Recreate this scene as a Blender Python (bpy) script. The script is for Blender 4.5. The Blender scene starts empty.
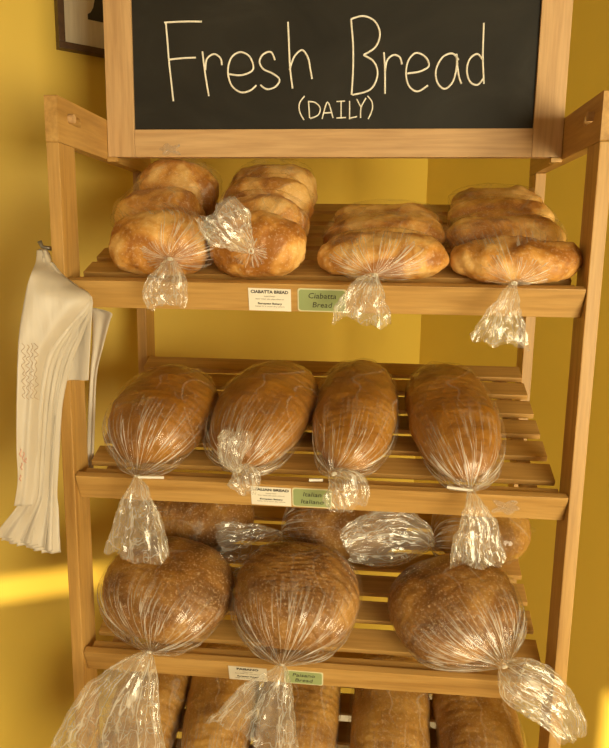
import bpy, bmesh, math, random
from math import sin, cos, pi, radians, sqrt, exp, floor
from mathutils import Vector, Matrix, noise

random.seed(7)
sc = bpy.context.scene
col = sc.collection
ZO = 1.35                                   # height of the rack's origin above the floor
TI = 0.3933                                 # tilt of the shelves
ct, st = cos(TI), sin(TI)
SH = [0.058 + ZO, -0.2498 + ZO, -0.5555 + ZO, -0.862 + ZO]
SLAT_DROP = -0.006

# ------------------------------------------------------------------ camera
CP = Vector((0.07833, -0.99446, 0.10202 + ZO))
CR = Vector((0.99518937, 0.09702776, 0.01355464))
CU = Vector((-0.03017165, 0.17190873, 0.98465073))
CF = Vector((-0.0932083, 0.98032291, -0.17400923))
FP = 680.07


def at(u, v, y):
    """world point seen at photo pixel (u, v) lying on the vertical plane at depth y"""
    d = CF + CR * ((u - 304.5) / FP) - CU * ((v - 374) / FP)
    t = (y - CP.y) / d.y
    return CP + d * t


cam = bpy.data.cameras.new('camera')
cam.sensor_fit = 'VERTICAL'
cam.sensor_height = 24
cam.lens = 24 * FP / 748
cam.clip_start = 0.02
camo = bpy.data.objects.new('camera', cam)
col.objects.link(camo)
M = Matrix((CR, CU, -CF)).transposed().to_4x4()
M.translation = CP
camo.matrix_world = M
sc.camera = camo


# ------------------------------------------------------------------ helpers
def tag(o, label=None, cat=None, group=None, kind=None):
    if label: o['label'] = label
    if cat: o['category'] = cat
    if group: o['group'] = group
    if kind: o['kind'] = kind
    return o


def empty(name, mw):
    o = bpy.data.objects.new(name, None)
    o.empty_display_size = 0.03
    col.objects.link(o)
    o.matrix_world = mw if isinstance(mw, Matrix) else Matrix.Translation(mw)
    return o


def link(name, me, mat, parent=None, smooth=False):
    if mat: me.materials.append(mat)
    if smooth:
        for p in me.polygons: p.use_smooth = True
    o = bpy.data.objects.new(name, me)
    col.objects.link(o)
    if parent: o.parent = parent
    return o


def mesh_of(name, verts, faces):
    me = bpy.data.meshes.new(name)
    me.from_pydata([tuple(v) for v in verts], [], faces)
    me.update()
    return me


def bm_box(bm, lo, hi, mw=None):
    lo, hi = Vector(lo), Vector(hi)
    c = (lo + hi) / 2
    s = hi - lo
    m = Matrix.Translation(c) @ Matrix.Diagonal((s.x, s.y, s.z, 1))
    if mw: m = mw @ m
    return bmesh.ops.create_cube(bm, size=1, matrix=m)


def box(name, boxes, mat, parent=None, bev=0.0015, mw=None):
    """one mesh of one or more bevelled boxes given as (lo, hi) corners"""
    bm = bmesh.new()
    for lo, hi in boxes:
        bm_box(bm, lo, hi, mw)
    if bev:
        bmesh.ops.bevel(bm, geom=bm.edges[:], offset=bev, segments=2, affect='EDGES', profile=0.6)
    me = bpy.data.meshes.new(name)
    bm.to_mesh(me)
    bm.free()
    return link(name, me, mat, parent)


def catmull(P, n=8, closed=False):
    out = []
    N = len(P)
    for i in range(N - 1):
        p0 = P[max(i - 1, 0)]; p1 = P[i]; p2 = P[i + 1]; p3 = P[min(i + 2, N - 1)]
        for k in range(n):
            t = k / n
            out.append(tuple(0.5 * (2 * b + (c - a) * t + (2 * a - 5 * b + 4 * c - d) * t * t + (-a + 3 * b - 3 * c + d) * t ** 3)
                             for a, b, c, d in zip(p0, p1, p2, p3)))
    out.append(tuple(P[-1]))
    return out


def tube_mesh(paths, r, seg=6):
    verts, faces = [], []
    for P in paths:
        P = [Vector(p) for p in P]
        base = len(verts)
        for i, p in enumerate(P):
            d = (P[min(i + 1, len(P) - 1)] - P[max(i - 1, 0)]).normalized()
            a = Vector((0, 1, 0)) if abs(d.y) < .9 else Vector((1, 0, 0))
            x = d.cross(a).normalized(); y = d.cross(x)
            for k in range(seg):
                th = 2 * pi * k / seg
                verts.append(p + x * cos(th) * r + y * sin(th) * r)
        for i in range(len(P) - 1):
            for k in range(seg):
                a = base + i * seg + k; b = base + i * seg + (k + 1) % seg
                faces.append((a, b, b + seg, a + seg))
        faces.append(tuple(base + k for k in range(seg))[::-1])
        e = base + (len(P) - 1) * seg
        faces.append(tuple(e + k for k in range(seg)))
    return mesh_of('tube', verts, faces)


def lerp_table(T, x):
    if x <= T[0][0]: return T[0][1:]
    for a, b in zip(T, T[1:]):
        if x <= b[0]:
            t = (x - a[0]) / (b[0] - a[0]); t = t * t * (3 - 2 * t)
            return tuple(p + (q - p) * t for p, q in zip(a[1:], b[1:]))
    return T[-1][1:]


# ------------------------------------------------------------------ materials
def nodes(name):
    m = bpy.data.materials.new(name)
    m.use_nodes = True
    nt = m.node_tree
    nt.nodes.clear()
    out = nt.nodes.new('ShaderNodeOutputMaterial')
    return m, nt, out


def N(nt, typ, **kw):
    n = nt.nodes.new(typ)
    for k, v in kw.items():
        if k in n.inputs: n.inputs[k].default_value = v
        else: setattr(n, k, v)
    return n


def ramp(nt, fac, stops):
    r = nt.nodes.new('ShaderNodeValToRGB')
    nt.links.new(fac, r.inputs[0])
    e = r.color_ramp.elements
    while len(e) < len(stops): e.new(0.5)
    for i, (p, c) in enumerate(stops):
        e[i].position = p
        e[i].color = (*c, 1) if len(c) == 3 else c
    return r.outputs[0]


def coords(nt, scale, which='Object'):
    tc = nt.nodes.new('ShaderNodeTexCoord')
    mp = nt.nodes.new('ShaderNodeMapping')
    mp.inputs['Scale'].default_value = scale
    nt.links.new(tc.outputs[which], mp.inputs['Vector'])
    return mp.outputs[0]


def bump(nt, h, strength, dist, bsdf):
    b = nt.nodes.new('ShaderNodeBump')
    b.inputs['Strength'].default_value = strength
    b.inputs['Distance'].default_value = dist
    nt.links.new(h, b.inputs['Height'])
    nt.links.new(b.outputs[0], bsdf.inputs['Normal'])
    return b


def principled(nt, out, rough=.6, **kw):
    b = nt.nodes.new('ShaderNodeBsdfPrincipled')
    b.inputs['Roughness'].default_value = rough
    for k, v in kw.items(): b.inputs[k].default_value = v
    nt.links.new(b.outputs[0], out.inputs[0])
    return b


def plain(name, c, rough=.7, nscale=0, namp=.1, **kw):
    m, nt, out = nodes(name)
    b = principled(nt, out, rough, **kw)
    v = coords(nt, (1, 1, 1))
    no = N(nt, 'ShaderNodeTexNoise', Scale=nscale or 30, Detail=4.0)
    nt.links.new(v, no.inputs[0])
    nt.links.new(ramp(nt, no.outputs[0], [(.3, [x * (1 - namp) for x in c]), (.7, [min(1, x * (1 + namp)) for x in c])]), b.inputs['Base Color'])
    return m


def wood(name, axis, c1, c2, c3, rough=.48, seed=0):
    m, nt, out = nodes(name)
    b = principled(nt, out, rough)
    s = [22, 22, 22]
    s['xyz'.index(axis)] = 1.3
    v = coords(nt, s)
    # every piece of timber gets its own figure
    oi = nt.nodes.new('ShaderNodeObjectInfo')
    ad = nt.nodes.new('ShaderNodeVectorMath'); ad.operation = 'ADD'
    ml = nt.nodes.new('ShaderNodeVectorMath'); ml.operation = 'SCALE'; ml.inputs['Scale'].default_value = 37 + seed
    nt.links.new(oi.outputs['Random'], ml.inputs[0])
    nt.links.new(v, ad.inputs[0]); nt.links.new(ml.outputs[0], ad.inputs[1])
    n1 = N(nt, 'ShaderNodeTexNoise', Scale=1.6, Detail=6.0, Roughness=.62, Distortion=.7)
    nt.links.new(ad.outputs[0], n1.inputs[0])
    n2 = N(nt, 'ShaderNodeTexNoise', Scale=9.0, Detail=3.0, Roughness=.5)
    nt.links.new(ad.outputs[0], n2.inputs[0])
    a = ramp(nt, n1.outputs[0], [(.3, c1), (.52, c2), (.72, c3)])
    mx = N(nt, 'ShaderNodeMix', data_type='RGBA', blend_type='MULTIPLY')
    mx.inputs[0].default_value = .35
    nt.links.new(a, mx.inputs[6])
    nt.links.new(ramp(nt, n2.outputs[0], [(.35, (.62, .55, .48)), (.6, (1, 1, 1))]), mx.inputs[7])
    nt.links.new(mx.outputs[2], b.inputs['Base Color'])
    bump(nt, n2.outputs[0], .12, .002, b)
    return m


HONEY = ((.56, .335, .105), (.47, .265, .072), (.34, .175, .042))
WX = wood('honey_wood_along_x', 'x', *HONEY)
WY = wood('honey_wood_along_y', 'y', *HONEY)
WZ = wood('honey_wood_along_z', 'z', *HONEY)
FRW = ((.64, .415, .205), (.57, .355, .165), (.45, .26, .11))
SX = wood('sign_wood_along_x', 'x', *FRW)
SZ = wood('sign_wood_along_z', 'z', *FRW)


def wall_mat():
    m, nt, out = nodes('yellow_wall_paint')
    b = principled(nt, out, .55)
    v = coords(nt, (1, 1, 1))
    n = N(nt, 'ShaderNodeTexNoise', Scale=1.2, Detail=3.0)
    nt.links.new(v, n.inputs[0])
    nt.links.new(ramp(nt, n.outputs[0], [(.3, (.63, .435, .052)), (.7, (.67, .46, .064))]), b.inputs['Base Color'])
    n2 = N(nt, 'ShaderNodeTexNoise', Scale=260.0, Detail=2.0)
    nt.links.new(v, n2.inputs[0])
    bump(nt, n2.outputs[0], .08, .001, b)
    return m


WALL = wall_mat()
CEIL = plain('ceiling_paint', (.24, .19, .10), .8)
DARK_WALL = plain('dark_unseen_wall', (.20, .12, .05), .6)  # unseen walls, given a dark colour to cut the bounced fill


def floor_mat():
    m, nt, out = nodes('floor_tiles')
    b = principled(nt, out, .45)
    v = coords(nt, (1, 1, 1))
    t = N(nt, 'ShaderNodeTexBrick', Scale=3.2, offset=0.0, squash=1.0)
    t.inputs['Color1'].default_value = (.30, .21, .11, 1); t.inputs['Color2'].default_value = (.26, .18, .09, 1)
    t.inputs['Mortar'].default_value = (.22, .16, .10, 1); t.inputs['Mortar Size'].default_value = .012
    t.inputs['Brick Width'].default_value = 1.0; t.inputs['Row Height'].default_value = 1.0
    nt.links.new(v, t.inputs[0])
    nt.links.new(t.outputs[0], b.inputs['Base Color'])
    return m


def crust(name, dark, mid, light, scale=9, fl=0.0, rough=.55, fleck=(.75, .55, .33), axis_pale=0.0, spread=.15):
    """baked crust: patches of colour, fine flecks; paler towards the underside of the dough"""
    m, nt, out = nodes(name)
    b = principled(nt, out, rough)
    v = coords(nt, (1, 1, 1))
    oi = nt.nodes.new('ShaderNodeObjectInfo')
    ad = nt.nodes.new('ShaderNodeVectorMath'); ad.operation = 'ADD'
    nt.links.new(v, ad.inputs[0]); nt.links.new(oi.outputs['Random'], ad.inputs[1])
    n1 = N(nt, 'ShaderNodeTexNoise', Scale=float(scale), Detail=5.0, Roughness=.55, Distortion=.5)
    nt.links.new(ad.outputs[0], n1.inputs[0])
    c = ramp(nt, n1.outputs[0], [(.5 - spread, dark), (.5, mid), (.5 + spread, light)])
    n2 = N(nt, 'ShaderNodeTexNoise', Scale=230.0, Detail=3.0, Roughness=.7)
    nt.links.new(ad.outputs[0], n2.inputs[0])
    mx = N(nt, 'ShaderNodeMix', data_type='RGBA', blend_type='MIX')
    f = ramp(nt, n2.outputs[0], [(.54, (0, 0, 0)), (.68, (fl, fl, fl))])
    nt.links.new(f, mx.inputs[0])
    nt.links.new(c, mx.inputs[6]); mx.inputs[7].default_value = (*fleck, 1)
    last = mx.outputs[2]
    if axis_pale:
        sp = nt.nodes.new('ShaderNodeSeparateXYZ'); nt.links.new(v, sp.inputs[0])
        mr = N(nt, 'ShaderNodeMapRange'); nt.links.new(sp.outputs[2], mr.inputs[0])
        mr.inputs[1].default_value = .0; mr.inputs[2].default_value = .045
        mr.inputs[3].default_value = axis_pale; mr.inputs[4].default_value = 0
        m2 = N(nt, 'ShaderNodeMix', data_type='RGBA', blend_type='MIX')
        nt.links.new(mr.outputs[0], m2.inputs[0]); nt.links.new(last, m2.inputs[6])
        m2.inputs[7].default_value = (light[0] * 1.25, light[1] * 1.3, light[2] * 1.3, 1)
        last = m2.outputs[2]
    nt.links.new(last, b.inputs['Base Color'])
    n3 = N(nt, 'ShaderNodeTexNoise', Scale=70.0, Detail=6.0, Roughness=.6)
    nt.links.new(ad.outputs[0], n3.inputs[0])
    bump(nt, n3.outputs[0], .5, .004, b)
    return m


CIAB = crust('ciabatta_crust', (.34, .125, .016), (.57, .265, .050), (.72, .43, .135), 17, .25, .5, (.95, .82, .6), spread=.10)
ITAL = crust('italian_crust', (.23, .088, .009), (.33, .135, .013), (.43, .20, .028), 7, .08, .42, axis_pale=.55)
PAIS = crust('paisano_crust', (.15, .058, .010), (.26, .11, .018), (.40, .20, .042), 13, .5, .55, axis_pale=.5)
WHEA = crust('wheat_crust', (.27, .12, .016), (.37, .18, .028), (.48, .26, .055), 12, .35, .6)


def plastic(name, base, lines, gloss, aniso, rad, wr, bstr, fk=.3, cw=.032, l3=1.0):
    """thin clear film: see-through and glossy; pale glint lines are painted along its milky creases and folds"""
    m, nt, out = nodes(name)
    L = nt.links.new
    tr = nt.nodes.new('ShaderNodeBsdfTransparent'); tr.inputs[0].default_value = (.985, .98, .965, 1)
    gl = N(nt, 'ShaderNodeBsdfGlossy', Roughness=.16); gl.inputs[0].default_value = (1, .98, .94, 1)
    df = nt.nodes.new('ShaderNodeBsdfDiffuse'); df.inputs[0].default_value = (.95, .93, .86, 1)
    tl = nt.nodes.new('ShaderNodeBsdfTranslucent'); tl.inputs[0].default_value = (.95, .93, .86, 1)
    dm = nt.nodes.new('ShaderNodeMixShader'); dm.inputs[0].default_value = .4
    L(df.outputs[0], dm.inputs[1]); L(tl.outputs[0], dm.inputs[2])

    def contour(vec, scale, width, det=2.0, dist=0.0):
        n = N(nt, 'ShaderNodeTexNoise', Scale=scale, Detail=det, Roughness=.5, Distortion=dist)
        L(vec, n.inputs[0])
        return ramp(nt, n.outputs[0], [(.5 - width, (0, 0, 0)), (.5, (1, 1, 1)), (.5 + width, (0, 0, 0))]), n.outputs[0]

    def math_(op, a, b):
        n = nt.nodes.new('ShaderNodeMath'); n.operation = op
        for i, q in enumerate((a, b)):
            if isinstance(q, (int, float)): n.inputs[i].default_value = q
            else: L(q, n.inputs[i])
        return n.outputs[0]
    oi = nt.nodes.new('ShaderNodeObjectInfo')
    uv = coords(nt, (aniso[0], aniso[1], 1), 'UV')
    ad = nt.nodes.new('ShaderNodeVectorMath'); ad.operation = 'ADD'; L(uv, ad.inputs[0]); L(oi.outputs['Random'], ad.inputs[1])
    c1, h1 = contour(ad.outputs[0], 1.0, cw, 3.0)
    c2, h2 = contour(coords(nt, (1, 1, 1)), wr, .012, 3.0, .6)
    c3, h3 = contour(coords(nt, (1, 1, 1)), wr * .45, .007, 1.0, 1.0)
    # painted glints on the radial folds fade away from the gather
    tc = nt.nodes.new('ShaderNodeTexCoord'); sp = nt.nodes.new('ShaderNodeSeparateXYZ'); L(tc.outputs['UV'], sp.inputs[0])
    mr = N(nt, 'ShaderNodeMapRange'); L(sp.outputs[1], mr.inputs[0])
    mr.inputs[1].default_value, mr.inputs[2].default_value, mr.inputs[3].default_value, mr.inputs[4].default_value = rad
    f = math_('MULTIPLY', c1, mr.outputs[0])
    g = math_('MAXIMUM', math_('MULTIPLY', c2, lines * .55), math_('MULTIPLY', c3, lines * l3))
    f = math_('MAXIMUM', f, g)
    f = math_('ADD', f, math_('ADD', base, math_('MULTIPLY', mr.outputs[0], base * .5)))
    m1 = nt.nodes.new('ShaderNodeMixShader')
    L(f, m1.inputs[0]); L(tr.outputs[0], m1.inputs[1]); L(dm.outputs[0], m1.inputs[2])
    bp = nt.nodes.new('ShaderNodeBump'); bp.inputs['Strength'].default_value = bstr; bp.inputs['Distance'].default_value = .01
    L(math_('ADD', math_('MULTIPLY', h1, mr.outputs[0]), math_('MULTIPLY', h2, .8)), bp.inputs['Height'])
    L(bp.outputs[0], gl.inputs['Normal'])
    fr = N(nt, 'ShaderNodeLayerWeight', Blend=.5); L(bp.outputs[0], fr.inputs['Normal'])
    fm = nt.nodes.new('ShaderNodeMath'); fm.operation = 'MULTIPLY_ADD'; fm.inputs[1].default_value = fk; fm.inputs[2].default_value = gloss
    fm.use_clamp = True
    L(math_('POWER', fr.outputs['Facing'], 3.5), fm.inputs[0])
    m2 = nt.nodes.new('ShaderNodeMixShader')
    L(fm.outputs[0], m2.inputs[0]); L(m1.outputs[0], m2.inputs[1]); L(gl.outputs[0], m2.inputs[2])
    L(m2.outputs[0], out.inputs[0])
    return m


FILM = plastic('clear_bag_film', .012, .22, .03, (60, 1.5), (.42, .85, 0.0, .95), 13.0, .35)
TAILM = plastic('gathered_bag_film', .10, .55, .06, (15, 1.5), (0.0, 1.0, .75, .30), 14.0, .8, .45, .022, .25)
WHITE = plain('white_plastic', (.85, .82, .74), .4, namp=.03)

# ------------------------------------------------------------------ the room
# two yellow walls meet in a corner behind the rack; A runs along the left one, B along the right one
CN = Vector((.23, 1.05, 0))
A = Vector((-.7526, -.6584, 0)); B = Vector((.6584, -.7526, 0)); UPZ = Vector((0, 0, 1))
ROOM = Matrix((A, B, UPZ)).transposed().to_4x4(); ROOM.translation = CN
LA = LB = 3.4; HC = 2.6; TH = .12


def wall(name, boxes, mat):
    o = box(name, boxes, mat, None, 0)
    o.matrix_world = ROOM
    return tag(o, kind='structure')


def holes(L, H, hs, mk):
    """boxes that fill an L x H wall except for rectangular holes (x0,x1,z0,z1), sorted, not overlapping in x"""
    out, x = [], -TH
    for x0, x1, z0, z1 in hs:
        out.append(mk(x, x0, 0, H)); out.append(mk(x0, x1, 0, z0)); out.append(mk(x0, x1, z1, H)); x = x1
    out.append(mk(x, L + TH, 0, H))
    return out


wall('floor', [((-TH, -TH, -.1), (LA + TH, LB + TH, 0))], floor_mat())
wall('ceiling', [((-TH, -TH, HC), (LA + TH, LB + TH, HC + .1))], CEIL)
wall('wall_left', [((-TH, -TH, 0), (LA + TH, 0, HC))], WALL)
wall('wall_right', [((-TH, 0, 0), (0, LB + TH, HC))], WALL)
# wall facing the left wall, with the big shop window behind the camera
W3 = [(.35, 1.85, .3, 1.8)]
wall('wall_front', holes(LA, HC, W3, lambda a, b, c, d: ((a, LB, c), (b, LB + TH, d))), DARK_WALL)
# wall facing the right wall: unseen slits shaped for the sun strips, one under an added blind
ZS = -.352 + ZO
W4 = [(.62, 1.27, ZS, 2.0), (2.375, 2.70, .60, .862)]
wall('wall_back', holes(LB, HC, W4, lambda a, b, c, d: ((LA, a, c), (LA + TH, b, d))), DARK_WALL)
TRIM = plain('white_trim', (.75, .70, .58), .5)
for nm, a0, a1 in (('baseboard_left', (0.0, 0.0), (LA, .014)), ('baseboard_right', (0, .014), (.014, LB))):
    wall(nm, [((a0[0], a0[1], 0), (a1[0], a1[1], .10))], TRIM)
wf = box('window_1', [((.35, LB + .02, .3), (.40, LB + .07, 1.8)), ((1.80, LB + .02, .3), (1.85, LB + .07, 1.8)), ((1.08, LB + .02, .35), (1.12, LB + .07, 1.75)),
                      ((.40, LB + .02, .3), (1.80, LB + .07, .35)), ((.40, LB + .02, 1.75), (1.80, LB + .07, 1.8))], TRIM, None, 0)
wf.matrix_world = ROOM; tag(wf, kind='structure')
BL = plain('added_blind_fabric', (.80, .72, .55), .8)
bl = box('added_sun_blind', [((LA + .03, .61, ZS + .060), (LA + .034, 1.28, 2.02))], BL, None, 0); bl.matrix_world = ROOM  # added out of view to narrow the sunlight to a strip
tag(bl, 'unseen cream blind added to trim the low sun to a strip', 'blind')

# ------------------------------------------------------------------ lights
def area(name, loc, direction, sx, sy, power, colr):
    l = bpy.data.lights.new(name, 'AREA'); l.shape = 'RECTANGLE'; l.size = sx; l.size_y = sy; l.energy = power; l.color = colr
    o = bpy.data.objects.new(name, l); col.objects.link(o)
    q = Vector(direction).to_track_quat('-Z', 'Y'); o.rotation_mode = 'QUATERNION'; o.rotation_quaternion = q; o.location = loc
    return o


def room(a, b, z): return CN + A * a + B * b + Vector((0, 0, z))


area('window_daylight', room(1.10, LB + .01, 1.05), -B, 1.4, 1.4, 95, (1, .86, .54))
area('blind_side_fill', room(LA - .02, .95, 1.45), -A, .6, 1.0, 3, (1, .86, .62))  # added side fill in front of the unseen blind
area('overhead_fill', room(2.2, 1.5, HC - .12), (0, 0, -1), .5, .5, 2, (1, .86, .62))  # weak fill light added overhead
sun = bpy.data.lights.new('sun', 'SUN'); sun.energy = 11; sun.angle = radians(.8); sun.color = (1, .80, .48)
so = bpy.data.objects.new('sun', sun); col.objects.link(so)
BETA = .5
sd = (-A - B * BETA + Vector((0, 0, -.125))).normalized()
so.rotation_mode = 'QUATERNION'; so.rotation_quaternion = sd.to_track_quat('-Z', 'Y'); so.location = room(5, 3, 3)
w = bpy.data.worlds.new('world'); sc.world = w; w.use_nodes = True
bg = w.node_tree.nodes['Background']; bg.inputs[0].default_value = (.75, .82, 1, 1); bg.inputs[1].default_value = .6

sc.view_settings.view_transform = 'Standard'; sc.view_settings.look = 'None'; sc.view_settings.exposure = .1; sc.view_settings.gamma = 1
sc.cycles.transparent_max_bounces = 24
sc.cycles.max_bounces = 10

# ------------------------------------------------------------------ the rack
HW, T, D, PD = .4, .0193, .3666, .055       # half width, post thickness, rear post depth, post width
ZT, ZB = .3231 + ZO, .2578 + ZO
rack = empty('display_rack', Vector((0, 0, 0)))
tag(rack, 'honey coloured wooden bread rack with four tilted slatted shelves standing in the corner', 'rack')
for sx in (-1, 1):
    x0, x1 = sorted((sx * HW, sx * (HW - T)))
    box('post', [((x0, 0, 0), (x1, PD, ZB - .0003))], WZ, rack)
    box('post', [((x0, D, 0), (x1, D + PD, ZB - .0005))], WZ, rack)
    # top rail with a slot cut through it near the front end, a dowel sits in the slot
    bmx = bmesh.new()
    ch_ = .0015
    outer = [(ch_, ZB), (D + PD - ch_, ZB), (D + PD, ZB + ch_), (D + PD, ZT - ch_), (D + PD - ch_, ZT), (ch_, ZT), (0, ZT - ch_), (0, ZB + ch_)]
    slot = [((.074 if cos(t_) > 0 else .040) + cos(t_) * .0072, ZT - .026 + sin(t_) * .0072) for t_ in [2 * pi * (i + .5) / 24 for i in range(24)]]
    es = []
    for loop in (outer, slot):
        vs = [bmx.verts.new((x0, y, z)) for y, z in loop]
        es += [bmx.edges.new((vs[i], vs[(i + 1) % len(vs)])) for i in range(len(vs))]
    bmesh.ops.triangle_fill(bmx, edges=es, use_beauty=True, use_dissolve=False)
    ex = bmesh.ops.extrude_face_region(bmx, geom=bmx.faces[:])
    bmesh.ops.translate(bmx, vec=(x1 - x0, 0, 0), verts=[g for g in ex['geom'] if isinstance(g, bmesh.types.BMVert)])
    bmesh.ops.recalc_face_normals(bmx, faces=bmx.faces)
    rm = bpy.data.meshes.new('side_rail'); bmx.to_mesh(rm); bmx.free()
    r = link('side_rail', rm, WY, rack)
    link('dowel', tube_mesh([[(sx * (HW + .002), .0398, ZT - .026), (sx * (HW - T - .008), .0398, ZT - .026)]], .0064, 14), SZ, rack)
    box('ledge_peg', [((sx * (HW - T) - (0 if sx < 0 else .018), .185, ZB - .004), (sx * (HW - T) + (.018 if sx < 0 else 0), .203, ZB + .0038))], WY, rack, .001)
    box('side_rail', [((x0, PD + .0005, .07), (x1, D - .0005, .135))], WY, rack)

XR = HW - T - .001


def shelf_frame(k, x=0., s=0., n=0., yaw=0.):
    o = Vector((x, s * ct - n * st, SH[k] + s * st + n * ct))
    return Matrix.Translation(o) @ Matrix.Rotation(TI, 4, 'X') @ Matrix.Rotation(yaw, 4, 'Z')


for k in range(4):
    # two runners carry the slats
    sf = shelf_frame(k)
    s = empty('shelf', sf); s.parent = rack
    for x_ in (-.345, .322): box('runner', [((x_, .012, -.036), (x_ + .023, .3875, -.0162))], WY, s, .001)
    l = box('front_lip', [((-XR, 0, -.045), (XR, .0115, 0))], WX, s, .0012)
    slats = [(.0135, .0278)] + [(.0445 + .0588 * i, .0445 + .0588 * i + .0415) for i in range(6)]
    for a, b in slats:
        box('slat', [((-.371, a, -.016), (.371, b, SLAT_DROP))], WX, s, .0012)
# hook on the outer side of the left front post
hk = link('hook', tube_mesh([[(-HW + .002, .02, at(43, 249, .02).z), (-HW - .022, .018, at(43, 249, .02).z + .002), (-HW - .026, .016, at(43, 249, .02).z + .012)]], .0035, 10),
          plain('dull_metal', (.28, .26, .22), .35, Metallic=.8), rack, True)

# ------------------------------------------------------------------ chalkboard sign
YS = .1885
SL, SR, SB, STP, FW, FB = -.3800, .3800, .2622 + ZO, .64 + ZO, .0475, .045
sign = empty('chalkboard_sign', Vector((0, YS, SB)))
tag(sign, 'black chalkboard sign in a pale wooden frame reading Fresh Bread, above the top shelf', 'sign')
SY = YS + .018


def rel(lo, hi, o=sign):
    p = o.matrix_world.translation
    return (Vector(lo) - p, Vector(hi) - p)


box('frame_stile', [rel((SL, YS, SB), (SL + FW, SY, STP))], SZ, sign, .001)
box('frame_stile', [rel((SR - FW, YS, SB), (SR, SY, STP))], SZ, sign, .001)
box('frame_rail', [rel((SL + FW + .0004, YS, SB), (SR - FW - .0004, SY, SB + FB))], SX, sign, .001)
box('frame_rail', [rel((SL + FW + .0004, YS, STP - FB), (SR - FW - .0004, SY, STP))], SX, sign, .001)


def board_mat():
    m, nt, out = nodes('chalkboard_slate')
    b = principled(nt, out, .6, **{'Specular IOR Level': .3})
    v = coords(nt, (1, 1, 1.6))
    n = N(nt, 'ShaderNodeTexNoise', Scale=5.0, Detail=6.0, Roughness=.6, Distortion=1.0)
    nt.links.new(v, n.inputs[0])
    nt.links.new(ramp(nt, n.outputs[0], [(.30, (.014, .0125, .010)), (.55, (.021, .019, .015)), (.75, (.034, .031, .026))]), b.inputs['Base Color'])
    return m


box('board', [rel((SL + FW - .001, YS + .005, SB + FB - .001), (SR - FW + .001, SY - .004, STP - FB + .001))], board_mat(), sign, 0)

K1, K2 = 1.997, 2.003
def z1(L): return [(x / K1, y / K1) for x, y in L]
def z2(L): return [(305 + x / K2, y / K2) for x, y in L]
strokes = [
    z1([(328, 45), (365, 43), (403, 43)]), z1([(331, 47), (334, 80), (337, 119), (342, 165), (346, 202)]), z1([(337, 119), (365, 116), (391, 115)]),
    z1([(404, 103), (410, 150), (417, 192)]), z1([(410, 140), (413, 118), (427, 108), (440, 116), (443, 130)]),
    z1([(457, 148), (482, 150), (505, 139), (499, 114), (480, 104), (462, 115), (455, 142), (462, 170), (480, 184), (499, 181), (512, 170)]),
    z1([(549, 120), (541, 104), (526, 108), (518, 123), (526, 138), (545, 147), (558, 159), (550, 173), (533, 178), (520, 170)]),
    z1([(575, 44), (577, 90), (579, 135), (584, 177)]), [(289.5, 70), (294, 57), (302, 50), (308, 58), (310, 68), (312, 79)],
    z2([(92, 38), (96, 90), (96, 140), (93, 190)]), z2([(92, 38), (117, 32), (140, 43), (150, 68), (141, 94), (117, 110)]), z2([(117, 110), (138, 124), (145, 150), (131, 179), (95, 190)]),
    z2([(158, 105), (160, 145), (160, 188)]), z2([(160, 142), (165, 120), (178, 110), (190, 115), (194, 129)]),
    z2([(205, 147), (230, 143), (248, 132), (241, 114), (222, 106), (207, 121), (202, 147), (208, 172), (225, 183), (246, 171)]),
    z2([(308, 120), (295, 107), (275, 115), (262, 140), (265, 165), (279, 178), (295, 165), (303, 138), (304, 110)]), z2([(303, 108), (305, 130), (308, 152), (313, 168)]),
    z2([(358, 46), (356, 110), (358, 168)]), z2([(357, 121), (345, 108), (330, 118), (324, 140), (330, 163), (345, 170), (357, 157)]),
    [(304.5, 96), (300, 102), (299, 108), (300.5, 114), (304, 120)],
    [(308.5, 102), (309.5, 118)], [(308, 101.5), (315, 102.5), (320, 108), (318, 115), (310, 118.5)],
    [(322, 119), (327.5, 102), (333, 118)], [(324, 113), (331, 112.5)],
    [(336.5, 101.5), (345, 101)], [(341, 101), (341, 117.5)], [(336.5, 118), (346, 117.5)],
    [(349.5, 101), (349.5, 117.5), (350, 118), (357, 116.5)],
    [(356.5, 99), (361, 107.5)], [(366, 98), (361, 107.5), (360.5, 118)],
    [(367.5, 96), (371.5, 101), (372.5, 107), (371, 113), (368, 119)],
]
paths = []
for i, S in enumerate(strokes):
    S = catmull(S, 6) if len(S) > 2 and S[1] != S[2] else S
    paths.append([at(u, v, YS + .0045) - sign.matrix_world.translation for u, v in S])
CH = plain('chalk', (.86, .82, .72), .9, 400, .12)
glyphs = [(0, 3), (3, 5), (5, 6), (6, 7), (7, 9), (9, 12), (12, 14), (14, 15), (15, 17), (17, 19), (19, 20), (20, 22), (22, 24), (24, 27), (27, 28), (28, 30), (30, 31)]
for i0, i1 in glyphs:
    link('chalk_letter', tube_mesh(paths[i0:i1], .0015 if i1 < 20 else .0011), CH, sign)

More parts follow.
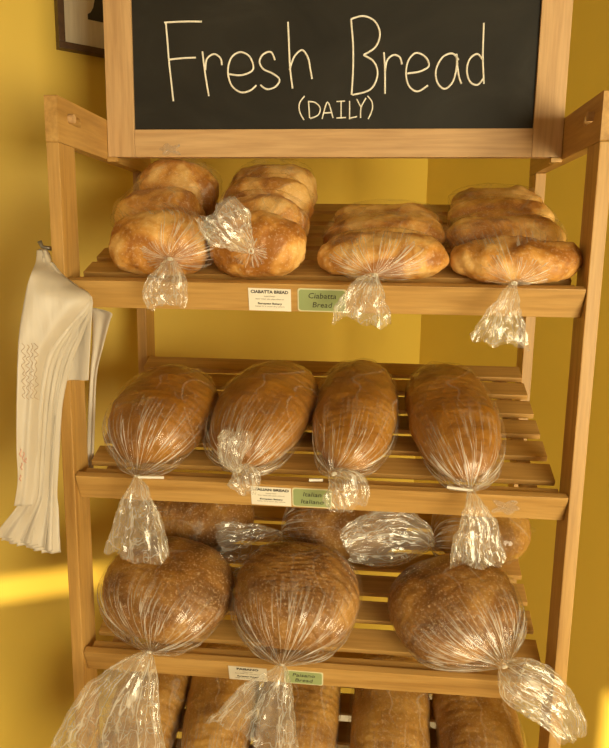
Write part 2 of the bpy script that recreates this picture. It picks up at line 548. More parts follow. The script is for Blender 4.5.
# ------------------------------------------------------------------ framed picture on the left wall
def wl(a, z, off=0): return CN + A * a + B * off + Vector((0, 0, z + ZO))
PM = Matrix((-A, -B, UPZ)).transposed().to_4x4()      # local x to the right, -y out of the wall
PM.translation = wl(1.033, .4880)
pic = empty('framed_picture', PM)
tag(pic, 'small dark framed picture with a black serif letter hanging on the yellow wall', 'picture')
PW, PH, PF = .46, .36, .0125
DK = plain('dark_frame_wood', (.075, .035, .014), .4, 60, .3)
for lo, hi in (((0, -.022, 0), (PW, 0, PF)), ((0, -.022, PH - PF), (PW, 0, PH)), ((0, -.022, PF), (PF, 0, PH - PF)), ((PW - PF, -.022, PF), (PW, 0, PH - PF))):
    pass
box('frame', [((0, -.022, 0), (PW, 0, PF)), ((0, -.022, PH - PF), (PW, 0, PH)), ((0, -.022, PF + .0002), (PF, 0, PH - PF - .0002)), ((PW - PF, -.022, PF + .0002), (PW, 0, PH - PF - .0002))], DK, pic, .001)


def panel_mat():
    m, nt, out = nodes('whitewashed_panel')
    b = principled(nt, out, .7)
    n = N(nt, 'ShaderNodeTexNoise', Scale=4.0, Detail=6.0, Roughness=.7)
    nt.links.new(coords(nt, (14, 1, 1)), n.inputs[0])
    nt.links.new(ramp(nt, n.outputs[0], [(.3, (.50, .42, .30)), (.7, (.66, .58, .44))]), b.inputs['Base Color'])
    return m


box('panel', [((PF - .001, -.012, PF - .001), (PW - PF + .001, -.002, PH - PF + .001))], panel_mat(), pic, 0)
# serif letter: stem with bracketed feet
xc, hw, sw = .090, .0135, .029
zb, zt = .064, .30
half = [(sw, zb), (sw, zb + .010), (sw - .006, zb + .014), (hw + .004, zb + .024), (hw, zb + .042)]
half += [(hw, zt - .042), (hw + .004, zt - .024), (sw - .006, zt - .014), (sw, zt - .010), (sw, zt)]
prof = half + [(-x, z) for x, z in reversed(half)]
bm = bmesh.new()
f = bm.faces.new([bm.verts.new((xc + x, -.0128, z)) for x, z in prof])
r = bmesh.ops.extrude_face_region(bm, geom=[f])
bmesh.ops.translate(bm, vec=(0, .0012, 0), verts=[g for g in r['geom'] if isinstance(g, bmesh.types.BMVert)])
bmesh.ops.recalc_face_normals(bm, faces=bm.faces)
me = bpy.data.meshes.new('letter'); bm.to_mesh(me); bm.free()
link('letter', me, plain('black_letter_paint', (.03, .022, .015), .6), pic)


# ------------------------------------------------------------------ price cards on the lips
CARD = plain('card_stock', (.80, .75, .63), .6, namp=.02)
GREEN = plain('green_card', (.30, .36, .155), .6, namp=.03)
EDGE = plain('cream_edge', (.66, .63, .40), .6, namp=.03)
INK = plain('black_ink', (.035, .028, .02), .6)
GREY = plain('grey_ink', (.34, .29, .22), .6)


def text(s, size, x, z, parent, mat, name='lettering', bold=0., y=-.0011, wid=None, shear=0.):
    cu = bpy.data.curves.new(name, 'FONT')
    cu.body = s; cu.size = size; cu.align_x = 'CENTER'; cu.align_y = 'CENTER'; cu.extrude = .0001; cu.offset = bold; cu.shear = shear
    cu.resolution_u = 2
    o = bpy.data.objects.new(name, cu); col.objects.link(o)
    dg = bpy.context.evaluated_depsgraph_get(); dg.update()
    me = bpy.data.meshes.new_from_object(o.evaluated_get(dg))
    bpy.data.objects.remove(o)
    xs = [v.co.x for v in me.vertices]
    sc_ = wid / (max(xs) - min(xs)) if wid else 1
    me.transform(Matrix.Translation((x, y, z)) @ Matrix.Rotation(pi / 2, 4, 'X') @ Matrix.Diagonal((sc_, 1, 1, 1)))
    return link(name, me, mat, parent)


def rounded(w_, h_, r, th, y0, name, mat, parent):
    bm = bmesh.new()
    vs = []
    for cx, cz, a0 in ((w_ - r, r, -90), (w_ - r, h_ - r, 0), (r, h_ - r, 90), (r, r, 180)):
        for i in range(6):
            a = radians(a0 + 18 * i)
            vs.append(bm.verts.new((cx + r * cos(a), y0, cz + r * sin(a))))
    f = bm.faces.new(vs)
    ex = bmesh.ops.extrude_face_region(bm, geom=[f])
    bmesh.ops.translate(bm, vec=(0, th, 0), verts=[g for g in ex['geom'] if isinstance(g, bmesh.types.BMVert)])
    bmesh.ops.recalc_face_normals(bm, faces=bm.faces)
    me = bpy.data.meshes.new(name); bm.to_mesh(me); bm.free()
    return link(name, me, mat, parent)


def lipframe(k, x, n, roll=0.):
    return shelf_frame(k, x, -.0002, n) @ Matrix.Rotation(roll, 4, 'Y')


for k, head, x0, n0, wd, ht, lab in ((0, 'CIABATTA BREAD', -.1025, -.0432, .0635, .0365, 'white printed price card headed CIABATTA BREAD on the top shelf lip'),
                                     (1, 'ITALIAN BREAD', -.0985, -.0412, .0630, .0375, 'white printed price card headed ITALIAN BREAD on the second shelf lip'),
                                     (2, 'PAISANO', -.1360, -.0435, .0635, .0350, 'white printed price card headed PAISANO on the third shelf lip')):
    e = empty('price_card', lipframe(k, x0, n0, radians(1.0)))
    tag(e, lab, 'label', 'white price cards on the shelf lips')
    box('card', [((0, -.0008, 0), (wd, 0, ht))], CARD, e, 0)
    text(head, .0068, wd / 2, ht - .0055, e, INK, 'heading', .00022, wid=.056 if k < 2 else .036)
    text('baked fresh', .003, wd / 2, ht - .0125, e, GREY, 'fine_print', wid=.016)
    text('flour water salt yeast olive oil', .003, wd / 2, ht - .017, e, GREY, 'fine_print', wid=.042)
    text('European Bakery', .0042, wd / 2, ht - .0245, e, INK, 'bakery_line', .0001, wid=.036)
    text('keep in a cool dry place', .003, wd / 2, ht - .0290, e, GREY, 'fine_print', wid=.044)
for k, l1, l2, x0, n0, wd, ht, lab in ((0, 'Ciabatta', 'Bread', -.0290, -.0432, .072, .0375, 'green name card hand lettered Ciabatta Bread on the top shelf lip'),
                                       (1, 'Italian', 'Italiano', -.0338, -.0415, .062, .0385, 'green name card hand lettered Italian on the second shelf lip'),
                                       (2, 'Paisano', 'Bread', -.0440, -.0430, .0640, .0345, 'green name card half hidden by a bag tail on the third shelf lip')):
    e = empty('name_card', lipframe(k, x0, n0, radians(.8)))
    tag(e, lab, 'label', 'green name cards on the shelf lips')
    rounded(wd, ht, .004, .0006, -.0006, 'card_edge', EDGE, e)
    g = rounded(wd - .004, ht - .004, .004, .0004, -.0011, 'card_face', GREEN, e); g.location = (.002, 0, .002)
    text(l1, .0125, wd * .5, ht * .69, e, INK, 'handwriting', 0, -.0013, shear=.15)
    text(l2, .0125, wd * .5, ht * .30, e, INK, 'handwriting', 0, -.0013, shear=.15)


# ------------------------------------------------------------------ bread
def fbm(p, s, seed):
    return noise.fractal(Vector(p) * s + Vector((seed * 3.1, seed * 1.7, -seed * 2.3)), .8, 2.0, 4)


def loaf_mesh(W, L, H, seed, pe=2.6, nu=90, nt=64, lump=.004, slices=None, pe2=2.1, low=.47):
    """a baked loaf lying along local y with its flat underside on z = 0; slices = (direction angle, pitch, depth, curve)"""
    V, F = [], []
    for i in range(nu + 1):
        u = -cos(pi * i / nu)
        r = max(0, 1 - abs(u) ** pe) ** (1 / pe2)
        for j in range(nt):
            a = 2 * pi * j / nt
            c, s = cos(a), sin(a)
            x = W / 2 * r * math.copysign(abs(c) ** .9, c)
            z = low * H + ((1 - low) * H if s > 0 else low * H * 1.12) * r * math.copysign(abs(s) ** .9, s)
            y = L / 2 * u
            p = Vector((x, y, z))
            n = Vector((x / (W * W), y / (L * L) * .6, (z - low * H) / (H * H)))
            n = n.normalized() if n.length > 0 else Vector((0, u, 0))
            d = fbm(p, 14, seed) * lump + fbm(p, 45, seed + 5) * lump * .25
            if slices:
                an, pitch, dep = slices[:3]
                q = x * sin(an) + y * cos(an) + fbm(p, 9, seed + 9) * .004
                m = q / pitch
                f = abs(m - floor(m + .5)) * pitch
                d -= dep * exp(-(f / .0019) ** 2) * (.55 + .45 * sin(floor(m + .5) * 12.9 + seed))
            p += n * d
            if p.z < 0: p.z *= .06
            V.append(p)
    for i in range(nu):
        for j in range(nt):
            a = i * nt + j; b = i * nt + (j + 1) % nt
            F.append((a, b, b + nt, a + nt))
    F.append(tuple(range(nt))[::-1]); F.append(tuple(nu * nt + j for j in range(nt)))
    return mesh_of('loaf', V, F)


def stations_of(W, L, H, pe=2.6, pe2=2.1):
    S = []
    for i in range(21):
        u = -cos(pi * i / 20) * .995
        r = max(0, 1 - abs(u) ** pe) ** (1 / pe2)
        S.append((L / 2 * u, 0., W / 2 * r, .47 * H + .53 * H * r, max(0, .47 * H * (1 - r * 1.1))))
    return S


def bag_mesh(S, tie, seed, grow=.003, cut=-.35, nt=132, tight=.0045, loose=.006, nneck=30, back=.010, cx_=.9):
    """film wrapped around stations (y, xc, halfwidth, top, bottom), gathered at the front to the tie point"""
    S = sorted(S)
    y0, y1 = S[0][0], S[-1][0]
    yc = (y0 + y1) / 2 + (y1 - y0) / 2 * cut
    V, F, UV = [], [], []
    tie = Vector(tie)
    rings = []

    def ring(y):
        T_ = lerp_table(S, min(max(y, y0), y1))
        return T_

    nb = 34
    ks = [(11, random.random() * 6), (17, random.random() * 6), (26, random.random() * 6), (41, random.random() * 6)]
    ref = None
    for i in range(nb + 1):
        t = i / nb
        y = y1 + back - t * (y1 + back - yc)
        xc_, hw_, tp, bt = ring(y)
        e = min(1, max(0.02, (y1 + back - y) / .03)) ** .5
        row = []
        for j in range(nt):
            a = 2 * pi * j / nt
            c, s = cos(a), sin(a)
            hh = (tp - bt) / 2
            R = 1 + loose / max(hw_, .03) * (.6 * fbm((cos(a) * 2, sin(a) * 2, y * 9), 1.0, seed) + .25 * sin(a * 5 + y * 30 + seed))
            x = xc_ + (hw_ + grow) * math.copysign(abs(c) ** cx_, c) * R * e
            z = (tp + bt) / 2 + (hh + grow * .8) * math.copysign(abs(s) ** cx_, s) * R * e
            if z < .0006: z = .0006 + (z - .0006) * .02
            row.append(Vector((x, y, z)))
        rings.append((row, t * .5))
    base = rings[-1][0]; prev = rings[-4][0]
    cen = sum(base, Vector()) / nt
    axis = (tie - cen)
    for i in range(1, nneck + 1):
        t = i / nneck
        row = []
        for j in range(nt):
            a = 2 * pi * j / nt
            P0 = base[j]
            tan = (base[j] - prev[j]).normalized()
            P1 = P0 + tan * abs(y0 - yc) * .95
            d = (P0 - cen)
            P3 = tie + Vector((d.x, 0, d.z)).normalized() * tight
            out = Vector((d.x, 0, d.z)) * .55
            P2 = Vector((tie.x * .5 + cen.x * .5, y0 - .004, tie.z * .5 + cen.z * .5)) + out * 1.0
            b = P0 * (1 - t) ** 3 + P1 * 3 * t * (1 - t) ** 2 + P2 * 3 * t * t * (1 - t) + P3 * t ** 3
            w_ = t ** 1.5 * (1 - t ** 6 * .75)
            am = sum(sin(k * a + ph + 1.5 * sin(3 * t + k)) / (1 + .25 * n_) for n_, (k, ph) in enumerate(ks)) / 3
            rad = (b - tie)
            lat = Vector((b.x - (tie.x * t + cen.x * (1 - t)), 0, b.z - (tie.z * t + cen.z * (1 - t))))
            if lat.length > 1e-6: b = b + lat * (am * .22 * w_)
            if b.z < .0006 and b.y > -1: b.z = .0006 + (b.z - .0006) * .02 if y0 - .01 < b.y else b.z
            row.append(b)
        rings.append((row, .5 + .5 * t))
    for row, v in rings:
        V.extend(row)
    n = len(rings)
    for i in range(n - 1):
        for j in range(nt):
            a = i * nt + j; b = i * nt + (j + 1) % nt
            F.append((a, a + nt, b + nt, b))
            UV.append(((j / nt, rings[i][1]), (j / nt, rings[i + 1][1]), ((j + 1) / nt, rings[i + 1][1]), ((j + 1) / nt, rings[i][1])))
    me = mesh_of('bag', V, F)
    uvl = me.uv_layers.new(name='UVMap')
    li = 0
    for f in UV:
        for c_ in f:
            uvl.data[li].uv = c_; li += 1
    return me


def tail_mesh(P, seed, nt=110, nl=34, flat=.28, pl=.30, ragged=.10, crumple=.004, inv=None):
    """the loose gathered end of a bag; P = world (point, halfwidth) stations from the tie outwards"""
    pts = [tuple(p) + (h,) for p, h in P]
    C = catmull(pts, 12)
    V, F, UV = [], [], []
    rnd = random.Random(seed)
    ks = [(3, rnd.random() * 6), (5, rnd.random() * 6), (9, rnd.random() * 6), (16, rnd.random() * 6)]
    m = len(C) - 1
    for i in range(nl + 1):
        t = i / nl
        g = t * m; k = min(int(g), m - 1); fr = g - k
        q = [a + (b - a) * fr for a, b in zip(C[k], C[k + 1])]
        p = Vector(q[:3]); h = q[3]
        k2 = min(k + 1, m)
        d = (Vector(C[k2][:3]) - Vector(C[max(k2 - 2, 0)][:3])).normalized()
        side = d.cross(Vector((0, -1, .15))).normalized()
        dep = side.cross(d).normalized()
        for j in range(nt):
            a = 2 * pi * j / nt
            am = sum(sin(kk * a + ph + 2.2 * t * sin(kk)) / (1 + .35 * n_) for n_, (kk, ph) in enumerate(ks)) / 2.2
            rr = 1 + pl * am * min(1, .5 + t)
            fl = flat + (1 - flat) * (1 - t) ** 4
            ex = ragged * h * t ** 3 * (sin(3 * a + seed) + .6 * sin(7 * a + seed * 2))
            # folds stand out of the film mostly in depth; the outline keeps the bag's width
            v = p + side * h * cos(a) * (1 + .3 * (rr - 1)) + dep * h * fl * (sin(a) + .9 * (rr - 1)) + d * ex
            v += Vector((fbm(v, 34, seed), fbm(v, 34, seed + 3), fbm(v, 34, seed + 6))) * crumple * min(1, t * 2.5)
            if inv: v = inv @ v
            V.append(v)
    for i in range(nl):
        for j in range(nt):
            a = i * nt + j; b = i * nt + (j + 1) % nt
            F.append((a, a + nt, b + nt, b))
            UV.append(((j / nt, i / nl), (j / nt, (i + 1) / nl), ((j + 1) / nt, (i + 1) / nl), ((j + 1) / nt, i / nl)))
    me = mesh_of('tail', V, F)
    uvl = me.uv_layers.new(name='UVMap'); li = 0
    for f in UV:
        for c_ in f: uvl.data[li].uv = c_; li += 1
    return me


def px(u, v, y, h):
    """station of a bag tail: point seen at (u, v) at depth y, half width h in photo pixels there"""
    p = at(u, v, y)
    return p, h * (p - CP).dot(CF) / FP


def tie_mesh(p, d, r=.0036):
    d = (d.normalized() + Vector((0, 0, -.8))).normalized(); a = d.cross(Vector((1, 0, 0))).normalized(); b = d.cross(a)
    loops = []
    for o in (-.001, 0, .001):
        loops.append([p + d * o + (a * cos(t) + b * sin(t)) * r for t in [2 * pi * i / 16 for i in range(17)]])
    return tube_mesh(loops, .0008, 6)


def bagged(name, k, x, s, yaw, label, cat, group, tiept, tails, pieces=None, loaf=None, lmat=None, clip=None, seed=1, film=None, tiemat=None, **kw):
    """tiept: world point of the tie; tails: list of station lists in world space"""
    mw = shelf_frame(k, x, s, SLAT_DROP + .0004, yaw)
    inv = mw.inverted()
    root = empty(name, mw)
    tag(root, label, cat, group)
    if loaf:
        W, L, H = loaf[:3]
        link('loaf', loaf_mesh(W, L, H, seed, slices=kw.get('slices'), pe=kw.get('pe', 2.6), lump=kw.get('lump', .004), nu=kw.get('nu', 90)), lmat, root, True)
        S = stations_of(W, L, H, kw.get('pe', 2.6))
    else:
        S = []
        for n_, (px_, ps, w_, l_, h_, yw) in enumerate(pieces):
            o = link('ciabatta', loaf_mesh(l_, w_, h_, seed + n_ * 7, pe=3.2, nu=56, nt=56, lump=.007, low=.42), lmat, root, True)
            # each piece lies across the shelf
            o.matrix_local = Matrix.Translation((px_ - x, ps - s, 0)) @ Matrix.Rotation(pi / 2 + radians(yw), 4, 'Z')
            for dy, f in ((-.5, .80), (-.25, .98), (.25, .98)):
                S.append((ps - s + dy * l_, px_ - x, w_ / 2 * f, h_ * (f if dy > -.5 else .9) + .004, 0.))
            if n_ == len(pieces) - 1: S.append((ps - s + .5 * l_, px_ - x, w_ / 2 * .8, h_ * .85, 0.))
    tl = inv @ Vector(tiept)
    link('bag', bag_mesh(S, tl, seed, **{q: v for q, v in kw.items() if q in ('grow', 'cut', 'tight', 'loose', 'back', 'cx_')}), film or FILM, root, True)
    for i, P in enumerate(tails):
        link('bag_tail', tail_mesh(P, seed + 11 * i, inv=inv, **(kw.get('tailkw') or {})), TAILM, root, True)
    tm = tie_mesh(Vector(tiept), Vector(tails[0][1][0]) - Vector(tiept) if tails else Vector((-1, -.3, 0))); tm.transform(inv)
    link('twist_tie', tm, tiemat or WHITE, root, True)
    if clip:
        c0, c1 = clip
        c0, c1 = inv @ at(*c0), inv @ at(*c1)
        d = (c1 - c0).normalized(); sd_ = d.cross(Vector((0, 1, 0))).normalized(); dp = d.cross(sd_)
        bm = bmesh.new()
        mm = Matrix((d, dp, sd_)).transposed().to_4x4(); mm.translation = (c0 + c1) / 2
        bm_box(bm, (-(c1 - c0).length / 2, -.0008, -.002), ((c1 - c0).length / 2, .0008, .002), mm)
        me = bpy.data.meshes.new('clip'); bm.to_mesh(me); bm.free()
        link('bag_clip', me, WHITE, root)
    return root


# top shelf: bags of ciabatta
G1 = 'bagged ciabatta on the top shelf'
bagged('bagged_ciabatta', 0, -.2457, .15, 0, 'clear bag of three round ciabatta at the left end of the top shelf', 'bread', G1,
       at(170, 259, -.012), [[px(170, 259, -.012, 4), px(169, 275, -.028, 17), px(167, 291, -.034, 22), px(168, 306, -.036, 19)]],
       pieces=[(-.2457, .062, .150, .105, .088, 4), (-.2748, .165, .1455, .105, .093, -3), (-.2684, .27, .142, .105, .109, 3)], lmat=CIAB, seed=3, cut=-.5)
bagged('bagged_ciabatta', 0, -.0943, .15, 0, 'clear bag of ciabatta on the top shelf with its tail sticking up left', 'bread', G1,
       at(251, 251, -.020), [[px(251, 251, -.020, 4), px(240, 238, -.045, 16), px(228, 225, -.055, 25), px(216, 208, -.058, 23)]],
       pieces=[(-.0943, .060, .149, .092, .091, -3), (-.1018, .145, .152, .09, .089, 3), (-.1041, .23, .155, .09, .091, -2), (-.1044, .315, .156, .09, .093, 2)], lmat=CIAB, seed=5, cut=-.5)
bagged('bagged_ciabatta', 0, .0950, .13, 0, 'low clear bag of wide ciabatta above the green card on the top shelf', 'bread', G1,
       at(375, 275, -.014), [[px(375, 275, -.014, 3), px(368, 289, -.034, 17), px(364, 305, -.038, 25), px(362, 322, -.038, 29)]],
       pieces=[(.0935, .055, .191, .090, .061, 0), (.0969, .14, .195, .088, .055, 2), (.1052, .225, .186, .088, .047, -2)], lmat=CIAB, seed=8, cut=-.4)
bagged('bagged_ciabatta', 0, .3000, .15, 0, 'wide clear bag of ciabatta at the right end of the top shelf', 'bread', G1,
       at(514, 283, -.014), [[px(514, 283, -.014, 3), px(509, 297, -.030, 10), px(505, 318, -.036, 19), px(500, 344, -.038, 29)]],
       pieces=[(.2880, .055, .190, .092, .056, 0), (.2850, .14, .182, .088, .058, -2), (.2900, .225, .172, .088, .058, 2), (.2950, .31, .160, .085, .050, 0)], lmat=CIAB, seed=12, cut=-.4)

# second shelf: sliced Italian loaves
G2 = 'bagged sliced loaves on the second shelf'
SLI = (0., .0135, .0007)
PE2 = 2.15
bagged('bagged_loaf', 1, -.2602, .118, radians(-6), 'brown sliced loaf in a clear bag, leftmost on the second shelf', 'bread', G2,
       at(137, 476, -.016), [[px(137, 476, -.016, 3), px(137, 494, -.034, 13), px(139, 522, -.038, 24), px(138, 556, -.040, 34)]],
       loaf=(.1689, .222, .108), lmat=ITAL, clip=((138, 477, -.024), (164, 477.5, -.022)), seed=21, slices=SLI, nu=150, back=.03, pe=PE2)
bagged('bagged_loaf', 1, -.0920, .136, radians(-14), 'sliced loaf on the second shelf with a crumpled bag tail folded over its front', 'bread', G2,
       at(238, 470, -.018), [[px(238, 470, -.018, 5), px(231, 458, -.032, 12), px(235, 440, -.030, 17), px(238, 431, -.022, 15)], [px(238, 468, -.020, 5), px(243, 478, -.034, 17), px(247, 495, -.038, 9)]],
       loaf=(.1614, .262, .102), lmat=ITAL, seed=25, slices=SLI, nu=150, pe=PE2)
bagged('bagged_loaf', 1, .0600, .150, radians(-2), 'narrowest bagged sliced loaf on the second shelf, above the green card', 'bread', G2,
       at(334, 474, -.014), [[px(334, 474, -.014, 7), px(341, 482, -.032, 18), px(346, 494, -.036, 24), px(348, 509, -.036, 18)]],
       loaf=(.1392, .284, .094), lmat=ITAL, clip=((309, 480, -.020), (323, 480, -.020)), seed=29, slices=SLI, nu=150, pe=PE2)
bagged('bagged_loaf', 1, .2176, .147, radians(6), 'smooth brown loaf in a clear bag at the right end of the second shelf', 'bread', G2,
       at(470, 490, -.016), [[px(470, 490, -.016, 3), px(474, 506, -.034, 11), px(477, 530, -.038, 20), px(478, 564, -.040, 28)]],
       loaf=(.1449, .285, .094), lmat=ITAL, clip=((447, 487, -.016), (469, 490, -.020)), seed=33, slices=SLI, nu=150, pe=PE2)

# third shelf, front row: big round paisano loaves
G3 = 'bagged round loaves on the third shelf'
bagged('bagged_loaf', 2, -.2565, .104, radians(-14), 'large round loaf at the left end of the third shelf, bag tail hugely flared', 'bread', G3,
       at(149, 652, -.016), [[px(149, 652, -.016, 4), px(139, 672, -.040, 22), px(124, 706, -.055, 42), px(113, 748, -.060, 56), px(106, 775, -.060, 60)]],
       loaf=(.2300, .196, .114), lmat=PAIS, seed=41, slices=(-.15, .013, .0010), nu=120, tailkw=dict(nl=54, nt=150), pe=2.3)
bagged('bagged_loaf', 2, -.0315, .104, 0., 'large round loaf with slanting slice lines, middle of the third shelf front row', 'bread', G3,
       at(282, 665, -.016), [[px(282, 665, -.016, 4), px(278, 680, -.038, 15), px(268, 702, -.044, 30), px(255, 736, -.046, 47)]],
       loaf=(.2150, .198, .120), lmat=PAIS, seed=45, slices=(.60, .019, .0055), nu=130, tailkw=dict(nl=44, nt=130), pe=2.3)
bagged('bagged_loaf', 2, .2314, .104, radians(28), 'large round loaf turned sideways at the right of the third shelf front row', 'bread', G3,
       at(505, 667, -.010), [[px(505, 667, -.010, 6), px(516, 679, -.036, 24), px(541, 693, -.040, 26), px(562, 715, -.044, 21), px(573, 738, -.046, 14)]],
       loaf=(.2205, .187, .107), lmat=PAIS, seed=49, slices=(-.35, .024, .0045), nu=120, tailkw=dict(nl=44, nt=120), pe=2.3)
# third shelf, back row
G4 = 'bagged loaves lying across the back of the third shelf'
R90 = pi / 2
bagged('bagged_loaf', 2, -.245, .292, -R90, 'dark sliced loaf at the left of the back row on the third shelf', 'bread', G4,
       shelf_frame(2, -.375, .285, .030).translation, [], loaf=(.15, .215, .10), lmat=PAIS, seed=53, slices=(0., .014, .0016), nu=110)
bagged('bagged_loaf', 2, .045, .292, -R90, 'dark loaf in the middle of the back row on the third shelf', 'bread', G4,
       at(281, 533, .205), [[px(281, 533, .205, 3), px(268, 540, .185, 16), px(246, 549, .165, 26), px(218, 551, .155, 25)]],
       loaf=(.15, .235, .10), lmat=PAIS, seed=57, nu=80)
bagged('bagged_loaf', 2, .300, .292, -R90, 'paler loaf at the right of the back row on the third shelf', 'bread', G4,
       at(432, 545, .205), [[px(432, 545, .205, 4), px(418, 540, .185, 20), px(392, 538, .170, 30), px(362, 541, .165, 24), px(345, 545, .16, 16)]],
       loaf=(.15, .185, .10), lmat=WHEA, seed=61, nu=80)

# bottom shelf: long wheat loaves
G5 = 'long bagged loaves on the lowest shelf'
for i, (x, w_, lab) in enumerate(((-.319, .137, 'long brown sliced loaf in a bag, leftmost on the lowest shelf'),
                                  (-.181, .132, 'long sliced loaf on the lowest shelf under the white PAISANO card'),
                                  (-.033, .150, 'long sliced loaf on the lowest shelf under the hand lettered green card'),
                                  (.138, .144, 'long brown sliced loaf in a bag, fourth from left on the lowest shelf'),
                                  (.297, .150, 'long brown sliced loaf in a bag, rightmost on the lowest shelf'))):
    tp = shelf_frame(3, x, .008, .020).translation + Vector((0, -.012, 0))
    bagged('bagged_loaf', 3, x, .185, radians((-3, 2, 0, -2, 2)[i]), lab, 'bread', G5, tp,
           [[(tp, .004), (tp + Vector((.002, -.016, -.02)), .012), (tp + Vector((.004, -.02, -.07)), .026)]],
           loaf=(w_, .31, .105), lmat=WHEA, seed=71 + i * 3, slices=(0., .0145, .0013), nu=150, pe=3.2)

# ------------------------------------------------------------------ white carrier bags hanging at the left post
def bagcloth():
    m, nt, out = nodes('white_bag_plastic')
    b = principled(nt, out, .42, **{'Transmission Weight': 0.0})
    n = N(nt, 'ShaderNodeTexNoise', Scale=7.0, Detail=3.0)
    nt.links.new(coords(nt, (6, 1, .6)), n.inputs[0])
    nt.links.new(ramp(nt, n.outputs[0], [(.3, (.50, .43, .34)), (.7, (.58, .51, .42))]), b.inputs['Base Color'])
    bump(nt, n.outputs[0], .35, .006, b)
    tl = nt.nodes.new('ShaderNodeBsdfTranslucent'); tl.inputs[0].default_value = (.85, .74, .55, 1)
    mx = nt.nodes.new('ShaderNodeMixShader'); mx.inputs[0].default_value = .12
    nt.links.new(b.outputs[0], mx.inputs[1]); nt.links.new(tl.outputs[0], mx.inputs[2]); nt.links.new(mx.outputs[0], out.inputs[0])
    return m


BAGW = bagcloth()


def sheet(rows, seed, nc=26, sub=7, wave=.0016, name='carrier_bag'):
    """rows: (v, left u, right u, left depth, right depth[, bulge])"""
    R_ = catmull([tuple(r) + ((0.,) if len(r) == 5 else ()) for r in rows], sub)
    V, F = [], []
    for i, (v, ul, ur, yl, yr, bg_) in enumerate(R_):
        for j in range(nc + 1):
            t = j / nc
            u = ul + (ur - ul) * t
            y = yl + (yr - yl) * t - bg_ * sin(pi * t)
            vv = v
            p = at(u, vv, y)
            p += Vector((0, 1, 0)) * wave * (sin(t * 9 + seed + v * .01) + .5 * fbm(p, 16, seed))
            V.append(p)
    for i in range(len(R_) - 1):
        for j in range(nc):
            a = i * (nc + 1) + j
            F.append((a, a + nc + 1, a + nc + 2, a + 1))
    me = mesh_of(name, V, F)
    c = Vector(V[nc // 2])
    me.transform(Matrix.Translation(-c))
    o = link(name, me, BAGW, None, True)
    o.location = c
    md = o.modifiers.new('film', 'SOLIDIFY'); md.thickness = .0007; md.offset = 0
    return o


G6 = 'white carrier bags hanging in a bundle on the left post'
front = sheet([(250, 37, 46, -.012, -.010), (262, 36, 51, -.030, -.012), (272, 32, 58, -.060, -.014, .004), (284, 28, 74, -.068, -.018, .006), (299, 25, 91, -.072, -.024, .006),
               (330, 20, 67, -.076, -.040, .005), (360, 18, 47, -.078, -.050, .004), (410, 17, 40, -.078, -.056, .003), (450, 17, 37, -.078, -.058, .002), (480, 18, 35, -.078, -.059),
               (506, 14, 32, -.078, -.060)], 1)
tag(front, 'frontmost white carrier bag of the bundle at the left post, faint print down it', 'bag', G6)
NL = 8
words = ['just behind the frontmost one', 'second behind the frontmost one', 'third behind the frontmost one', 'fourth behind the frontmost one', 'fifth behind the frontmost one', 'sixth behind the frontmost one', 'the one next to the post', 'last']
for k in range(1, NL):
    g = k / (NL - 1)
    yo = .0060 * k
    ub = [(262, 37 + .5 * g, 52, -.026 + yo * .5, -.0115), (275, 31 + 2 * g, 62 + g, -.058 + yo * .7, -.0135 + .001 * g), (288, 28 + 3 * g, 79 + g, -.067 + yo, -.0175 + .002 * g),
          (303, 26 + 4 * g, 92 + .6 * g, -.070 + yo, -.0235 + .003 * g),
          (330, 23 + 6 * g, 68 + 17 * g, -.074 + yo, -.040 + yo * .5), (360, 20 + 9 * g, 49 + 24 * g, -.076 + yo, -.050 + yo * .7),
          (400, 20 + 10 * g, 42 + 21 * g, -.076 + yo, -.055 + yo * .8), (450, 20 + 12 * g, 38 + 21 * g, -.076 + yo, -.057 + yo * .85),
          (492, 20 + 18 * g, 35 + 22 * g, -.076 + yo, -.058 + yo * .85), (508, 12 + 27 * g, 29 + 29 * g, -.077 + yo, -.059 + yo * .85),
          (522 + 8 * g, -2 + 42 * g, 18 + 41 * g, -.078 + yo, -.062 + yo * .85), (536 + 17 * g, -16 + 58 * g, 8 + 52 * g, -.080 + yo, -.066 + yo * .85)]
    o = sheet(ub, 3 + k * 2.3, wave=.0022)
    tag(o, 'white carrier bag in the bundle, ' + words[k - 1] + ', lower end flaring left', 'bag', G6)
short = sheet([(296, 66, 92, -.018, -.022), (304, 64, 93, -.018, -.021), (335, 63, 91, -.017, -.016), (376, 62, 89, -.016, -.014), (379, 62, 88, -.016, -.014)], 31)
tag(short, 'short end of a white carrier bag lying over the left post, straight lower edge', 'bag', G6)
rear = sheet([(308, 90, 96, .054, .054), (313, 90, 112, .054, .050), (322, 92, 110, .055, .055), (345, 92, 104, .060, .060), (375, 90, 97, .062, .062), (420, 88, 95, .064, .064), (470, 87, 93, .066, .066)], 37, nc=12)
tag(rear, 'narrow pinkish white carrier bag hanging to the right of the left post under the lip', 'bag', G6)
# gathered handles around the hook
kn = sheet([(249, 39, 46, .004, .012), (256, 37, 50, -.010, .004, .010), (266, 36, 52, -.018, .000, .012), (276, 35, 55, -.026, -.008, .006)], 41, nc=18)
tag(kn, 'white bag handle loop gathered over the metal hook on the left post', 'bag handle')
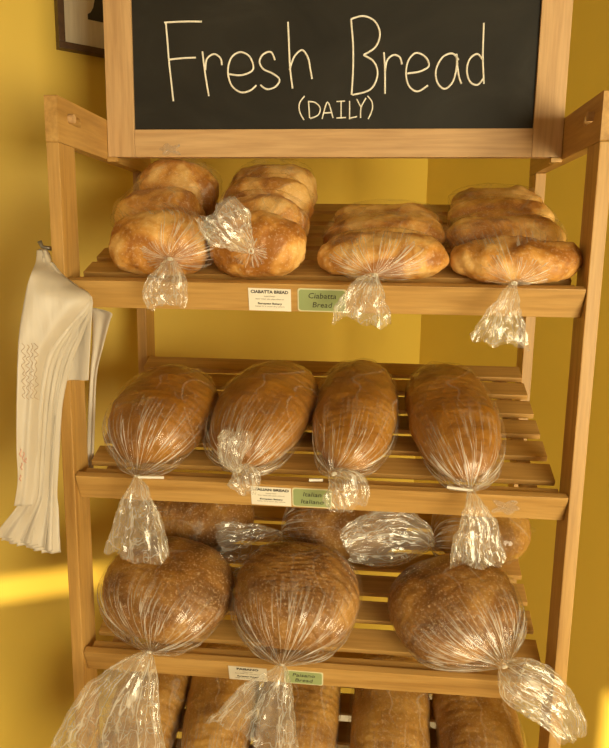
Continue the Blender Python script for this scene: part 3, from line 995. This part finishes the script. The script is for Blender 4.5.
# faint print on the frontmost bag
from mathutils.bvhtree import BVHTree
bt_ = BVHTree.FromPolygons([front.location + v.co for v in front.data.vertices], [tuple(p.vertices) for p in front.data.polygons])


def on_bag(u, v):
    d = (at(u, v, 0) - CP).normalized()
    h = bt_.ray_cast(CP, d)
    return (h[0] - d * .0009 if h[0] else at(u, v, -.08)) - front.location


rnd = random.Random(4)
pr = []
for row in range(4):
    u0 = 22.5 + row * 4.2
    L_ = [(u0 + (2.6 if q % 2 else -.4) + rnd.uniform(-.8, .8), 344 + q * 3.7 + rnd.uniform(-1, 1)) for q in range(16)]
    pr.append([on_bag(u, v) for u, v in catmull(L_, 4)])
link('print_script', tube_mesh(pr, .00045, 5), plain('faded_print', (.42, .30, .20), .6), front)
pr = []
for u, v, l in ((20.5, 449, 8), (23.5, 452, 10), (21.5, 463, 7), (25.5, 458, 5), (20.2, 475, 6)):
    pr.append([on_bag(u + sin(q * 1.3) * .8, v + q * l / 6) for q in range(7)])
link('print_mark', tube_mesh(pr, .0010, 6), plain('faded_red_print', (.56, .33, .25), .6), front)

# scraps of clear tape left on the wood
def scrap(k, x, n, w_, h_, seed, label):
    V, F = [], []
    for i in range(15):
        for j in range(11):
            a, b = i / 14 - .5, j / 10 - .5
            rr = 1 + .25 * sin(5 * math.atan2(b, a) + seed)
            V.append(Vector((a * w_ * rr, -.0012 - .0022 * abs(fbm((a * 3, b * 3, 0), 2.0, seed)), b * h_ * rr)))
    for i in range(14):
        for j in range(10):
            q = i * 11 + j; F.append((q, q + 11, q + 12, q + 1))
    me = mesh_of('tape_scrap', V, F)
    me.uv_layers.new(name='UVMap')
    o = link('tape_scrap', me, TAILM, None, False)
    o.matrix_world = k
    tag(o, label, 'tape')


scrap(shelf_frame(1, .292, 0, -.022), 0, 0, .034, .024, 2, 'torn scrap of clear tape stuck at the right end of the second shelf lip')
scrap(Matrix.Translation((-.27, YS - .0004, SB + .012)), 0, 0, .030, .016, 5, 'small scrap of clear tape stuck on the lower left of the sign frame')
